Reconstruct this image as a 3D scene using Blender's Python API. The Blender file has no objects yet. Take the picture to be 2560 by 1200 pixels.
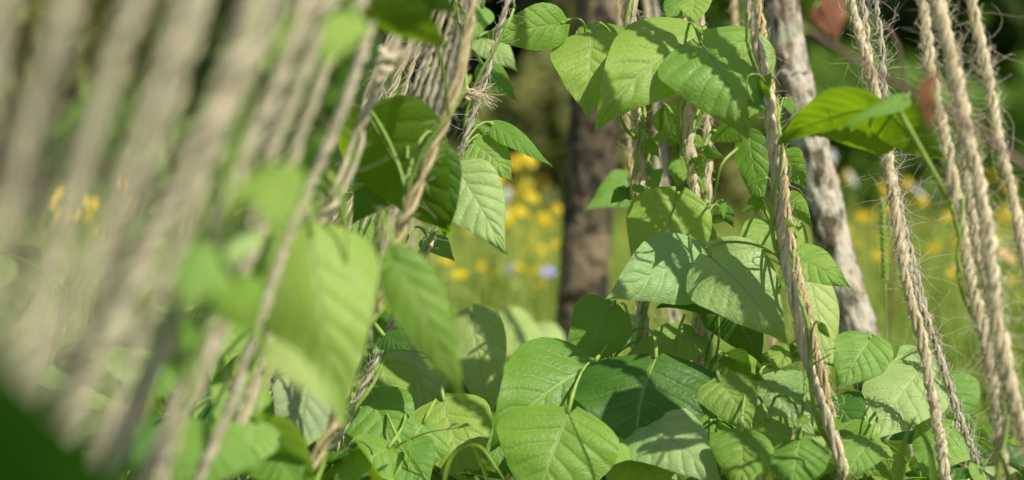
import bpy, math, random
import numpy as np
from mathutils import Vector, Matrix
random.seed(7); RNG=np.random.default_rng(7)
scene=bpy.context.scene; COL=scene.collection
S=36/85/2560; CZ=0.28; FOCUS=2.36
def P(px,py,d): return np.array([(px-1280)*S*d, d, CZ-(py-600)*S*d])
def R(a): return math.radians(a)

# ---------------------------------------------------------------- materials
def nodes(name):
    m=bpy.data.materials.new(name); m.use_nodes=True
    nt=m.node_tree; nt.nodes.clear()
    return m,nt,nt.nodes,nt.links
def mth(nt,op,a,b=None,c=None):
    n=nt.nodes.new('ShaderNodeMath'); n.operation=op
    for i,v in enumerate((a,b,c)):
        if v is None: continue
        if isinstance(v,(int,float)): n.inputs[i].default_value=v
        else: nt.links.new(v,n.inputs[i])
    return n.outputs[0]
def mixc(nt,f,a,b):
    n=nt.nodes.new('ShaderNodeMix'); n.data_type='RGBA'
    for s,v in ((0,f),(6,a),(7,b)):
        if isinstance(v,(int,float)): n.inputs[s].default_value=v
        elif isinstance(v,tuple): n.inputs[s].default_value=(*v,1)
        else: nt.links.new(v,n.inputs[s])
    return n.outputs[2]
def sstep(nt,x,a,b,o0=0.,o1=1.):
    n=nt.nodes.new('ShaderNodeMapRange'); n.interpolation_type='SMOOTHSTEP'
    nt.links.new(x,n.inputs[0]); n.inputs[1].default_value=a; n.inputs[2].default_value=b
    n.inputs[3].default_value=o0; n.inputs[4].default_value=o1
    return n.outputs[0]
def noise(nt,vec,scale,detail=3,rough=.55):
    n=nt.nodes.new('ShaderNodeTexNoise'); n.inputs['Scale'].default_value=scale
    n.inputs['Detail'].default_value=detail; n.inputs['Roughness'].default_value=rough
    if vec is not None: nt.links.new(vec,n.inputs['Vector'])
    return n.outputs[0]

def leaf_mat(name,base,vein,trans,tfac=.35,rough=.47,spec=.42):
    m,nt,N,L=nodes(name)
    tc=N.new('ShaderNodeTexCoord'); oi=N.new('ShaderNodeObjectInfo')
    sep=N.new('ShaderNodeSeparateXYZ'); L.new(tc.outputs['UV'],sep.inputs[0])
    au=mth(nt,'ABSOLUTE',mth(nt,'SUBTRACT',mth(nt,'MULTIPLY',sep.outputs[0],2.),1.))
    V=sep.outputs[1]
    wob=noise(nt,tc.outputs['UV'],5.,2)
    s=mth(nt,'SUBTRACT',V,mth(nt,'MULTIPLY',mth(nt,'POWER',au,.85),.24))
    s=mth(nt,'ADD',s,mth(nt,'MULTIPLY',mth(nt,'SUBTRACT',wob,.5),.05))
    fr=mth(nt,'ABSOLUTE',mth(nt,'SUBTRACT',mth(nt,'FRACT',mth(nt,'MULTIPLY',s,7.)),.5))
    lat=sstep(nt,fr,.44,.495)
    lat=mth(nt,'MULTIPLY',lat,sstep(nt,au,1.,.3,.2,1.))
    wide=sstep(nt,fr,.25,.5)
    mid=sstep(nt,au,.06,.015)
    vor=N.new('ShaderNodeTexVoronoi'); vor.feature='DISTANCE_TO_EDGE'; vor.inputs['Scale'].default_value=20
    wv=N.new('ShaderNodeVectorMath'); wv.operation='ADD'
    cx=N.new('ShaderNodeCombineXYZ'); L.new(mth(nt,'MULTIPLY',wob,.14),cx.inputs[0]); L.new(mth(nt,'MULTIPLY',wob,.11),cx.inputs[1])
    L.new(tc.outputs['UV'],wv.inputs[0]); L.new(cx.outputs[0],wv.inputs[1]); L.new(wv.outputs[0],vor.inputs['Vector'])
    ter=sstep(nt,vor.outputs['Distance'],.24,.0)
    veinm=mth(nt,'MAXIMUM',mth(nt,'MAXIMUM',mth(nt,'MULTIPLY',lat,.75),mid),mth(nt,'MULTIPLY',ter,.12))
    n1=noise(nt,tc.outputs['Object'],16.,4)
    rnd=oi.outputs['Random']
    b2=tuple(c*k for c,k in zip(base,(.66,.78,.72)))
    c=mixc(nt,sstep(nt,n1,.32,.7),b2,base)
    c=mixc(nt,mth(nt,'MULTIPLY',wide,.2),c,b2)  # darker green beside the side veins paints in the groove shading
    b3=tuple(min(1,c_*k) for c_,k in zip(base,(1.45,1.12,.75)))
    c=mixc(nt,mth(nt,'MULTIPLY',rnd,.6),c,b3)
    cv=mixc(nt,mth(nt,'MULTIPLY',veinm,.7),c,vein)
    pb=N.new('ShaderNodeBsdfPrincipled'); L.new(cv,pb.inputs['Base Color'])
    L.new(sstep(nt,n1,.2,.8,rough-.05,rough+.1),pb.inputs['Roughness']); pb.inputs['Specular IOR Level'].default_value=spec
    tr=N.new('ShaderNodeBsdfTranslucent')
    tcv=mixc(nt,mth(nt,'MULTIPLY',veinm,.6),trans,tuple(x*.4 for x in trans))
    L.new(tcv,tr.inputs['Color'])
    bp=N.new('ShaderNodeBump'); bp.inputs['Strength'].default_value=.5; bp.inputs['Distance'].default_value=.0017
    h=mth(nt,'SUBTRACT',mth(nt,'MULTIPLY',n1,.35),mth(nt,'ADD',mth(nt,'MULTIPLY',mth(nt,'MAXIMUM',wide,mid),.65),mth(nt,'MULTIPLY',ter,.24)))
    L.new(h,bp.inputs['Height']); L.new(bp.outputs[0],pb.inputs['Normal'])
    mx=N.new('ShaderNodeMixShader'); mx.inputs[0].default_value=tfac
    L.new(pb.outputs[0],mx.inputs[1]); L.new(tr.outputs[0],mx.inputs[2])
    out=N.new('ShaderNodeOutputMaterial'); L.new(mx.outputs[0],out.inputs[0])
    return m
def simple(name,c1,c2,scale=20.,rough=.7,tfac=0.,trans=None,spec=.3,bump=0.,coord='Object'):
    m,nt,N,L=nodes(name)
    tc=N.new('ShaderNodeTexCoord'); n=noise(nt,tc.outputs[coord],scale,4)
    c=mixc(nt,sstep(nt,n,.3,.7),c1,c2)
    pb=N.new('ShaderNodeBsdfPrincipled'); L.new(c,pb.inputs['Base Color']); pb.inputs['Roughness'].default_value=rough
    pb.inputs['Specular IOR Level'].default_value=spec
    if bump:
        bp=N.new('ShaderNodeBump'); bp.inputs['Strength'].default_value=.8; bp.inputs['Distance'].default_value=bump
        L.new(n,bp.inputs['Height']); L.new(bp.outputs[0],pb.inputs['Normal'])
    out=N.new('ShaderNodeOutputMaterial')
    if tfac:
        tr=N.new('ShaderNodeBsdfTranslucent'); tr.inputs[0].default_value=(*(trans or c2),1)
        mx=N.new('ShaderNodeMixShader'); mx.inputs[0].default_value=tfac
        L.new(pb.outputs[0],mx.inputs[1]); L.new(tr.outputs[0],mx.inputs[2]); L.new(mx.outputs[0],out.inputs[0])
    else: L.new(pb.outputs[0],out.inputs[0])
    return m
def rope_mat(name,c1,c2,c3):
    m,nt,N,L=nodes(name)
    tc=N.new('ShaderNodeTexCoord'); mp=N.new('ShaderNodeMapping'); L.new(tc.outputs['UV'],mp.inputs[0])
    mp.inputs['Scale'].default_value=(16,70,1)
    n=noise(nt,mp.outputs[0],1.,5,.7)
    n2=noise(nt,tc.outputs['Object'],22.,3)
    c=mixc(nt,sstep(nt,n,.36,.56),c1,c2); c=mixc(nt,sstep(nt,n2,.45,.75,0.,.6),c,c3)
    pb=N.new('ShaderNodeBsdfPrincipled'); L.new(c,pb.inputs['Base Color']); pb.inputs['Roughness'].default_value=.75
    pb.inputs['Specular IOR Level'].default_value=.3
    bp=N.new('ShaderNodeBump'); bp.inputs['Strength'].default_value=1.; bp.inputs['Distance'].default_value=.0018
    L.new(n,bp.inputs['Height']); L.new(bp.outputs[0],pb.inputs['Normal'])
    out=N.new('ShaderNodeOutputMaterial'); L.new(pb.outputs[0],out.inputs[0]); return m
def bark_mat(name,c1,c2,c3,sc):
    m,nt,N,L=nodes(name)
    tc=N.new('ShaderNodeTexCoord'); mp=N.new('ShaderNodeMapping'); L.new(tc.outputs['Object'],mp.inputs[0]); mp.inputs['Scale'].default_value=(1,1,.45)
    n=noise(nt,mp.outputs[0],sc,5,.65); n2=noise(nt,tc.outputs['Object'],sc*.35,3)
    c=mixc(nt,sstep(nt,n,.44,.56),c1,c2); c=mixc(nt,sstep(nt,n2,.48,.6,0.,.85),c,c3)
    pb=N.new('ShaderNodeBsdfPrincipled'); L.new(c,pb.inputs['Base Color']); pb.inputs['Roughness'].default_value=.9
    bp=N.new('ShaderNodeBump'); bp.inputs['Strength'].default_value=1.; bp.inputs['Distance'].default_value=.008
    L.new(n,bp.inputs['Height']); L.new(bp.outputs[0],pb.inputs['Normal'])
    out=N.new('ShaderNodeOutputMaterial'); L.new(pb.outputs[0],out.inputs[0]); return m

V_=(.5,.64,.24)
M={
 'bright':leaf_mat('leaf_bright',(.28,.48,.085),V_,(.5,.78,.06),.36),
 'mid':leaf_mat('leaf_mid',(.175,.37,.045),(.4,.56,.15),(.44,.7,.03),.36),
 'pale':leaf_mat('leaf_pale',(.42,.61,.22),(.62,.74,.4),(.54,.76,.12),.34),
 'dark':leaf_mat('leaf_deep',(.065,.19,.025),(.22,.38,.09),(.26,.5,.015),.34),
 'deep':leaf_mat('leaf_painted_shade',(.018,.07,.003),(.02,.07,.004),(.03,.1,.003),.25,.9,.05),  # shadow put into the leaf colour for the corner plant
 'lime':leaf_mat('leaf_backlit',(.09,.2,.015),(.2,.34,.04),(.36,.6,.012),.56),
 'grey':leaf_mat('leaf_greyish',(.4,.5,.25),(.14,.22,.08),(.28,.42,.12),.25,.6,.3),
 'stem':simple('bean_stem',(.26,.42,.055),(.42,.56,.14),60,.5,.15,(.35,.55,.05)),
 'stem_low':simple('bean_stalk_low',(.12,.24,.03),(.22,.34,.06),60,.5,.15,(.3,.5,.05)),
 'vein':simple('leaf_rib',(.32,.48,.1),(.44,.58,.18),60,.5,.3,(.35,.55,.05)),
 'rope':rope_mat('jute_rope',(.4,.28,.12),(.92,.75,.42),(.74,.54,.27)),
 'rope_light':rope_mat('jute_rope_light',(.58,.45,.22),(.96,.86,.6),(.88,.73,.44)),
 'rope_near':rope_mat('jute_rope_sunlit',(.78,.63,.38),(.97,.88,.65),(.94,.8,.54)),  # raised base colour stands in for sunlight on the near ropes
 'rope_grey':rope_mat('jute_rope_weathered',(.3,.25,.16),(.84,.75,.56),(.64,.53,.36)),
 'fuzz':simple('jute_fibre',(.84,.74,.5),(.95,.88,.68),40,.55,.3,(.85,.75,.5)),
 'fuzz_grey':simple('jute_fibre_weathered',(.7,.64,.52),(.87,.82,.7),40,.55,.3,(.65,.6,.5)),
 'bark_dark':bark_mat('bark_dark',(.03,.022,.012),(.14,.105,.06),(.3,.23,.14),60),
 'bark_pale':bark_mat('bark_pale',(.14,.105,.065),(.54,.46,.34),(.68,.62,.5),60),
 'twig':simple('twig_bark',(.16,.09,.07),(.3,.19,.15),50,.7),
 'dead':simple('dead_leaf',(.2,.07,.035),(.34,.13,.06),30,.6,.3,(.35,.12,.04)),
 'straw':simple('dry_leaf',(.35,.24,.1),(.55,.42,.22),60,.7,.2,(.5,.35,.15)),
 'grass':simple('grass_blade',(.15,.3,.03),(.34,.5,.08),3,.5,.35,(.4,.6,.06)),
 'meadow':simple('meadow_grass',(.22,.35,.05),(.54,.6,.15),2.2,.55,.38,(.55,.66,.12)),
 'yellow':simple('yellow_petal',(.88,.6,.01),(.94,.72,.03),30,.6,.3,(.95,.7,.02)),
 'white':simple('white_petal',(.7,.72,.62),(.8,.8,.74),30,.6,.2,(.8,.8,.7)),
 'violet':simple('violet_petal',(.4,.36,.66),(.55,.5,.78),30,.6,.2,(.5,.4,.8)),
 'orange':simple('orange_petal',(.85,.45,.2),(.88,.6,.35),30,.6,.2,(.8,.5,.2)),
 'soil':simple('ground_soil',(.07,.06,.025),(.14,.17,.04),6,.95,bump=.01),
 'backing_hill':simple('hill_wood',(.008,.014,.006),(.03,.05,.015),.8,.95),
 'fol_shade':simple('foliage_painted_shade',(.008,.016,.005),(.026,.05,.011),4,.6,.15,(.05,.1,.01)),  # near-black green carries the shade under the trees in its colour
 'fol_green':simple('foliage_green',(.07,.16,.02),(.22,.37,.055),4,.5,.3,(.3,.5,.04)),
 'fol_olive':simple('foliage_olive',(.12,.13,.035),(.32,.33,.09),4,.6,.25,(.35,.38,.07)),
 'fol_grey':simple('foliage_greyish',(.16,.13,.1),(.42,.36,.28),4,.6,.2,(.3,.26,.18)),
}

# ---------------------------------------------------------------- object helpers
def mesh_obj(name,v,f,mats,parent=None,org=(0,0,0),uv=None,smooth=True,mi=None):
    me=bpy.data.meshes.new(name); v=np.asarray(v,float)-np.asarray(org,float)
    me.from_pydata(v.tolist(),[],f if isinstance(f,list) else f.tolist())
    if not isinstance(mats,(list,tuple)): mats=[mats]
    for m in mats: me.materials.append(m)
    if uv is not None:
        ul=me.uv_layers.new(name='UVMap'); li=np.empty(len(me.loops),int); me.loops.foreach_get('vertex_index',li)
        ul.data.foreach_set('uv',np.asarray(uv)[li].ravel())
    if mi is not None: me.polygons.foreach_set('material_index',mi)
    if smooth: me.polygons.foreach_set('use_smooth',[True]*len(me.polygons))
    me.update()
    o=bpy.data.objects.new(name,me); COL.objects.link(o)
    if parent: o.parent=parent
    return o
def tag(o,label=None,cat=None,group=None,kind=None):
    if label: o['label']=label
    if cat: o['category']=cat
    if group: o['group']=group
    if kind: o['kind']=kind
    return o
def empty(name,loc,label,cat,group=None):
    o=bpy.data.objects.new(name,None); COL.objects.link(o); o.location=tuple(float(x) for x in loc); o.empty_display_size=.05
    return tag(o,label,cat,group)
def O(root): return np.array(root.location)
def copy_tree(o,parent=None):
    c=o.copy(); COL.objects.link(c)
    if parent: c.parent=parent
    for ch in list(o.children): copy_tree(ch,c)
    return c
def smooth_path(pts,step):
    p=np.array(pts,float)
    if len(p)==2: p=np.array([p[0],(p[0]+p[1])/2,p[1]])
    q=np.vstack([2*p[0]-p[1],p,2*p[-1]-p[-2]]); out=[]
    for i in range(1,len(q)-2):
        a,b,c,d=q[i-1],q[i],q[i+1],q[i+2]; n=max(2,int(np.linalg.norm(c-b)/step))
        t=np.linspace(0,1,n,endpoint=False)[:,None]
        out.append(.5*((2*b)+(-a+c)*t+(2*a-5*b+4*c-d)*t**2+(-a+3*b-3*c+d)*t**3))
    out.append(p[-1:]); return np.vstack(out)
def frames(p):
    T=np.gradient(p,axis=0); T/=np.linalg.norm(T,axis=1)[:,None]+1e-12
    mT=np.abs(T).mean(0); ref=np.zeros(3); ref[np.argmin(mT)]=1
    A=np.cross(T,ref); A/=np.linalg.norm(A,axis=1)[:,None]+1e-9
    return T,A,np.cross(T,A)
def tube(p,r,sides=7,bumps=None):
    p=np.asarray(p); n=len(p); r=np.broadcast_to(np.asarray(r,float),(n,))
    T,A,B=frames(p); th=np.arange(sides)/sides*2*math.pi
    rr=r[:,None]*(np.ones((n,sides)) if bumps is None else bumps)
    v=p[:,None]+rr[...,None]*(np.cos(th)[None,:,None]*A[:,None]+np.sin(th)[None,:,None]*B[:,None])
    i=np.arange(n-1)[:,None]*sides; j=np.arange(sides)[None]; k=(j+1)%sides
    f=np.stack([i+j,i+k,i+sides+k,i+sides+j],-1).reshape(-1,4).tolist()
    f.append(list(range(sides))[::-1]); f.append(list(range((n-1)*sides,n*sides)))
    L=np.r_[0,np.cumsum(np.linalg.norm(np.diff(p,axis=0),axis=1))]
    uv=np.stack([np.broadcast_to(th/(2*math.pi),(n,sides)),np.broadcast_to(L[:,None],(n,sides))],-1).reshape(-1,2)
    return v.reshape(-1,3),f,uv
class MB:
    def __init__(s): s.v=[];s.f=[];s.uv=[];s.n=0;s.mi=[]
    def add(s,v,f,uv=None,mi=0):
        s.v.append(v); s.f+= [[a+s.n for a in x] for x in f]; s.mi+=[mi]*len(f)
        s.uv.append(uv if uv is not None else np.zeros((len(v),2))); s.n+=len(v)
    def build(s,name,mats,parent=None,org=(0,0,0),smooth=True):
        return mesh_obj(name,np.vstack(s.v),s.f,mats,parent,org,np.vstack(s.uv),smooth,s.mi)

# ---------------------------------------------------------------- ropes
def fuzz_mesh(p,R_,n,ln,rad=.00022,zlo=0,zhi=9):
    mb=MB(); idx=np.where((p[:,2]>zlo)&(p[:,2]<zhi))[0]
    if len(idx)<4: idx=np.arange(len(p))
    T,A,B=frames(p)
    for _ in range(n):
        i=int(RNG.choice(idx)); a=RNG.uniform(0,6.283); rd=math.cos(a)*A[i]+math.sin(a)*B[i]
        L=ln*RNG.uniform(.25,1)**1.5*1.6; d=rd*RNG.uniform(.4,1)+T[i]*RNG.uniform(-1,1); d/=np.linalg.norm(d)
        q=[p[i]+rd*R_*.8]; curl=RNG.normal(0,.45,3)
        for k in range(5):
            d=d+curl*.6+RNG.normal(0,.18,3); d/=np.linalg.norm(d); q.append(q[-1]+d*L/5)
        v,f,uv=tube(np.array(q),np.linspace(rad,rad*.5,6),3); mb.add(v,f,uv)
    for _ in range(n*3):
        i=int(RNG.choice(idx)); a=RNG.uniform(0,6.283); rd=math.cos(a)*A[i]+math.sin(a)*B[i]
        d=rd*.5+T[i]*RNG.choice([-1,1])+RNG.normal(0,.2,3); d/=np.linalg.norm(d); L=RNG.uniform(.005,.013)
        q=np.array([p[i]+rd*R_*.85,p[i]+rd*R_*.9+d*L*.5,p[i]+rd*R_*.9+d*L+rd*.001]); v,f,uv=tube(q,[.0003,.00025,.00012],3); mb.add(v,f,uv)
    return mb
def wpath(pp,d0,d1,ztop=.95):
    y0,y1=pp[0][1],pp[-1][1]
    w=[P(x,y,d0+(d1-d0)*(y-y0)/(y1-y0)) for x,y in pp]
    a,b=w[0],w[1]; dirn=(a-b)/(a[2]-b[2])
    if a[2]<ztop: w=[a+dirn*(ztop-a[2]),a+dirn*(ztop-a[2])*.5]+w
    a,b=w[-1],w[-2]; dirn=(a-b)/(b[2]-a[2])
    if a[2]>.005: w=w+[a+dirn*(a[2]+.004)]
    return w
def rope(pp,d0,d1,label,rad=.0055,n=3,pitch=.045,mat='rope',fz=110,fl=.022,group='jute ropes strung from the ground',seg=10,ztop=.95):
    w=wpath(pp,d0,d1,ztop)
    p=smooth_path(w,pitch/seg)
    L=np.r_[0,np.cumsum(np.linalg.norm(np.diff(p,axis=0),axis=1))]
    kx=np.arange(0,L[-1]+.2,.06)
    p=p+np.interp(L,kx,RNG.normal(0,.0016,len(kx)))[:,None]*np.array([1,0,0])+np.interp(L,kx,RNG.normal(0,.0016,len(kx)))[:,None]*np.array([0,1,0])
    T,A,B=frames(p); root=empty('jute_rope',(p[-1][0],p[-1][1],0),label,'rope',group); org=O(root)
    ph0=RNG.uniform(0,6.28); hr=rad*.52; sr=rad*(.52 if n==3 else .54)
    ph=L/pitch*2*math.pi+np.interp(L,np.linspace(0,L[-1],22),RNG.normal(0,1.4,22))
    for k in range(n):
        a=ph+ph0+k*2*math.pi/n+np.interp(L,np.linspace(0,L[-1],30),RNG.normal(0,.32,30))
        hk=hr*np.interp(L,np.linspace(0,L[-1],50),RNG.uniform(.7,1.6,50))
        c=p+(hk*np.cos(a))[:,None]*A+(hk*np.sin(a))[:,None]*B
        rr=sr*np.interp(L,np.linspace(0,L[-1],110),RNG.uniform(.68,1.14,110))
        bm=1+RNG.normal(0,.08,(len(c)//3+1,7)); bm=np.repeat(bm,3,0)[:len(c)]
        v,f,uv=tube(c,rr,7,bm); mesh_obj('strand',v,f,M[mat],root,org,uv)
    if fz:
        fm=M['fuzz_grey'] if mat=='rope_grey' else M['fuzz']
        tag(fuzz_mesh(p,rad,fz,fl,zlo=0,zhi=CZ+680*S*p[:,1].mean()).build('loose_fibre',fm,root,org),kind='stuff')
    return root,p
def knot(root,c,axis,tail,mat='rope',r=.006,nt_=26,tl=.04):
    org=O(root); axis=np.array(axis,float); axis/=np.linalg.norm(axis)
    a=np.cross(axis,[0,1,0]); a/=np.linalg.norm(a); b=np.cross(axis,a)
    t=np.linspace(0,2.3*2*math.pi,60)
    q=c+(r*1.15)*(np.cos(t)[:,None]*a+np.sin(t)[:,None]*b)+axis*((t/t[-1]-.5)*r*2.2+.003*np.sin(t*1.5))[:,None]
    v,f,uv=tube(q,r*.55,7); kn=mesh_obj('knot',v,f,M[mat],root,org,uv)
    mb=MB(); tail=np.array(tail,float); tail/=np.linalg.norm(tail)
    for _ in range(nt_*3):
        d=tail+RNG.normal(0,.13,3); q=[c+RNG.normal(0,.002,3)]; l=tl*RNG.uniform(.4,1.1)
        for k in range(5):
            d=d+RNG.normal(0,.13,3)+np.array([0,0,-.05]); d/=np.linalg.norm(d); q.append(q[-1]+d*l/5)
        v,f,uv=tube(np.array(q),np.linspace(.0005,.00015,6),4); mb.add(v,f,uv)
    mb.build('frayed_end',M['fuzz'],kn,org)

rp={}
def RR(key,*a,**k): rp[key]=rope(*a,**k)
RR('c1',[(1578,0),(1592,250),(1600,560),(1615,860)],2.42,2.38,'straw coloured rope with a thin green shoot beside it, left of the centre bean leaves',rad=.0056,pitch=.065,mat='rope_light')
RR('c1b',[(1540,0),(1562,250),(1588,560),(1600,860)],2.62,2.58,'thin rope hanging close behind the left centre rope',rad=.0033,mat='rope',n=2,pitch=.03)
RR('c2',[(1632,-5),(1652,250),(1668,480),(1700,860)],2.85,2.75,'blurred rope between the two centre vine ropes',rad=.004,mat='rope_grey')
RR('c2b',[(1615,-5),(1640,250),(1650,480),(1680,860)],3.0,2.9,'farther soft rope just left of the blurred centre rope',rad=.0042,mat='rope_light')
RR('c3',[(1700,0),(1722,300),(1738,560),(1752,960)],2.4,2.36,'rope wrapped by a thick green bean stem in the centre of the vines',rad=.0064,pitch=.075,mat='rope_light')
RR('c3b',[(1745,0),(1762,300),(1772,560),(1765,960)],2.44,2.4,'pale rope running just right of the thickly wrapped centre rope',rad=.0048,pitch=.055,mat='rope_light')
RR('c4',[(1872,0),(1915,200),(1938,420),(1972,700),(2040,980),(2125,1200)],2.2,2.18,'long rope slanting in front of the centre bean leaves, the left of its pair',rad=.0052,pitch=.06,mat='rope_light')
RR('c4b',[(1898,0),(1930,250),(1962,450),(2000,700),(2058,950),(2112,1210)],2.24,2.2,'twisted rope slanting right behind its partner in front of the lichen covered pole',rad=.004,pitch=.045)
RR('c4c',[(1835,0),(1850,250),(1890,500),(1920,800),(1980,1100)],2.8,2.7,'rope half hidden behind the large centre leaves',rad=.0042)
RR('c5',[(2130,0),(2182,200),(2222,430),(2280,750),(2338,1000),(2370,1190)],2.2,2.18,'pale hairy rope right of the lichen covered pole',rad=.005,n=3,pitch=.038,mat='rope_light',fz=210,fl=.036)
RR('c5b',[(2160,0),(2205,300),(2230,460),(2290,700),(2350,900),(2450,1170)],2.26,2.24,'thinner greyish rope crossing away from the pale hairy rope near the bottom',rad=.0037,n=2,pitch=.03,mat='rope_grey',fz=170,fl=.035)
RR('c5c',[(2190,10),(2215,300),(2245,480),(2310,760),(2375,960),(2410,1170)],2.34,2.3,'grey rope behind the pale hairy rope, ending between it and the thinner one',rad=.0032,n=2,pitch=.03,mat='rope_grey',fz=90,fl=.03)
RR('c6',[(2302,0),(2345,260),(2385,480),(2425,700),(2470,880),(2500,1130)],2.07,2.05,'thick pale rope touching the light green leaf stalk at right',rad=.0054,n=3,pitch=.036,mat='rope_light',fz=230,fl=.04)
RR('c7',[(2352,0),(2400,230),(2445,500),(2492,800),(2560,1050)],2.0,1.98,'thickest twisted pale rope near the right edge',rad=.006,n=3,pitch=.038,mat='rope_light',fz=240,fl=.04)
RR('c7b',[(2375,150),(2415,400),(2455,640),(2510,900),(2580,1130)],2.12,2.1,'pale rope running close behind the thickest right rope',rad=.005,n=3,pitch=.034,mat='rope_light',fz=140,fl=.03)
RR('c8',[(2432,0),(2480,240),(2532,500),(2575,740)],2.05,2.03,'rightmost rope, thin and pale, leaving through the right edge',rad=.0047,n=3,pitch=.034,mat='rope_light',fz=170,fl=.036)

RR('l1',[(1190,-10),(1142,200),(1060,430),(1000,580),(950,750),(850,1000),(760,1200)],1.98,1.98,'brown rope crossing in front of the dark backlit leaf, left of centre',rad=.0048,n=2,pitch=.06,fz=60)
RR('l2',[(1270,0),(1205,220),(1145,390),(1060,640),(985,790),(850,1100),(790,1210)],2.25,2.25,'thin grey rope with a frayed knot, rightmost of the left row',rad=.0034,n=2,pitch=.035,mat='rope_grey',fz=90)
RR('l4',[(1000,60),(940,210),(850,450),(790,570),(700,800),(560,1150)],1.85,1.85,'straw rope with a pale knot near the top, left of the dark backlit leaf',rad=.0045,n=2,pitch=.055,fz=50,mat='rope_light')
knot(rp['l2'][0],P(1172,232,2.22),(-.3,0,-1),(1,-.1,-.25),'rope',.0032,14,.03)
knot(rp['l4'][0],P(965,150,1.83),(-.35,0,-1),(.9,0,.3),'rope_light',.005,12,.034)
ordn=['first','second','third','fourth','fifth','sixth','seventh','eighth','ninth','tenth','eleventh','twelfth','thirteenth','fourteenth','fifteenth']
for i,(xt,d) in enumerate([(1010,2.12),(1032,2.2),(1052,2.28),(1072,2.36),(1090,2.44),(1108,2.52),(1124,2.6),(1140,2.7),(1156,2.8),(1172,2.9),(1188,3.0),(1204,3.1)]):
    sl=-.36+.007*i
    pp=[(xt,0),(xt+sl*400+random.uniform(-4,4),400),(xt+sl*820,820),(xt+sl*1150,1150)]
    rope(pp,d,d,f'weathered rope in the receding row left of centre, {ordn[i]} from its left end',rad=.0026,n=2,pitch=.04,mat='rope_grey' if i%4==1 else 'rope_light',fz=40,fl=.018,group='weathered ropes receding left of centre',ztop=.7)
near=[(0,.95,-.2,.0052),(150,1.0,-.27,.004),(205,1.06,-.24,.0036),(330,1.0,-.31,.0052),(470,1.08,-.4,.0046),(510,1.18,-.36,.0038),(650,1.12,-.45,.006),(695,1.26,-.4,.0036),(790,1.36,-.46,.004),(830,1.46,-.4,.0038),(905,1.56,-.43,.0038),(955,1.66,-.38,.0036)]
for i,(x0,d,sl,r) in enumerate(near):
    rope([(x0,0),(x0+sl*600,600),(x0+sl*1200,1200)],d,d+.01,f'out of focus straw rope leaning across the left side, {ordn[i]} from the left edge',rad=r,n=3,pitch=.045,mat='rope_near',fz=25,group='out of focus ropes on the left',seg=8,ztop=.5)
for i,(xa,ya,xb,yb,d) in enumerate([(560,560,300,1150,1.35),(640,480,430,1150,1.5)]):
    sl=(xb-xa)/(yb-ya)
    rope([(xa-sl*ya*.8,0),(xa,ya),(xb,yb)],d,d,f'blurred slack rope low on the left, {["nearer","farther"][i]} of the two',rad=.004,n=2,pitch=.045,mat='rope_near',fz=20,group='slack ropes low on the left',seg=8,ztop=.6)

# ---------------------------------------------------------------- leaves
PT=[0,.02,.06,.12,.2,.28,.4,.5,.6,.7,.8,.87,.93,1]; PW=[.10,.44,.74,.93,1,.99,.89,.77,.63,.46,.28,.155,.078,.0]
def leaf_geo(Ln,W,droop=.6,cup=.14,fold=0.,asym=0.,wav=.05,q=.016,cord=.1,rng=RNG,nt_=42,nu=24):
    t=np.linspace(0,1,nt_+1)**.9; u=np.linspace(-1,1,nu+1); TT,U=np.meshgrid(t,u,indexing='ij')
    sh=rng.uniform(.88,1.12); twi=rng.uniform(-.35,.35)
    hw=np.interp(TT**sh,PT,PW)*W/2
    ph=rng.uniform(0,6.28)
    x=U*hw*(1+asym*np.sign(U))*(1+.02*np.sin(TT*13+ph+U)); y=TT*Ln-cord*Ln*(1-TT)**5*np.abs(U)**1.4
    xn=2*x/W
    z=-cup*W*.5*xn**2+fold*np.abs(x)+wav*W*np.sin(TT*6+ph+2.2*np.sign(U))*np.abs(U)**1.6+.012*W*np.sin(TT*17+ph*2+U)*np.abs(U)**2
    s=TT-.24*np.abs(U)**.85
    z+=q*.68*W*(np.abs(np.sin(math.pi*7*s))**.8)*(1-np.abs(U)**6)*np.clip(TT*8,0,1)*np.clip((1-TT)*5,0,1)*np.clip(np.abs(U)*5,0,1)
    z+=.012*W*np.sin(TT*11+ph*4)*np.cos(U*4+ph)*np.clip((1-TT)*4,0,1)
    z+=.12*W*(np.clip(TT-.72,0,1)/.28)**2*math.sin(ph*3)
    z+=x*np.sin(twi*(TT-.3))
    x=x+.07*W*math.sin(ph)*np.sin(TT*2.6)
    D=droop if abs(droop)>1e-3 else 1e-3
    bend=D*(y/Ln)*(.6+.4*np.clip(y/Ln,0,1))
    yy=np.linspace(-.15,1,200); th=D*yy*(.6+.4*np.clip(yy,0,1)); cy=np.r_[0,np.cumsum(np.cos(th[:-1])*np.diff(yy))]; cz=np.r_[0,np.cumsum(-np.sin(th[:-1])*np.diff(yy))]
    cy-=np.interp(0,yy,cy); cz-=np.interp(0,yy,cz)
    yl=np.interp(y/Ln,yy,cy)*Ln; zl=np.interp(y/Ln,yy,cz)*Ln
    Y=yl+z*np.sin(bend); Z=zl+z*np.cos(bend)
    ye,ze=cy[-1]*Ln,cz[-1]*Ln; a=math.atan2(ze,ye); ca,sa=math.cos(-a),math.sin(-a); sc=Ln/math.hypot(ye,ze)
    Y,Z=(Y*ca-Z*sa)*sc,(Y*sa+Z*ca)*sc
    v=np.stack([x,Y,Z],-1); uv=np.stack([U*.5+.5,TT],-1).reshape(-1,2)
    n=nu+1; i=np.arange(nt_)[:,None]*n; j=np.arange(nu)[None]
    f=np.stack([i+j,i+j+1,i+n+j+1,i+n+j],-1).reshape(-1,4).tolist()
    return v,f,uv
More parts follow.
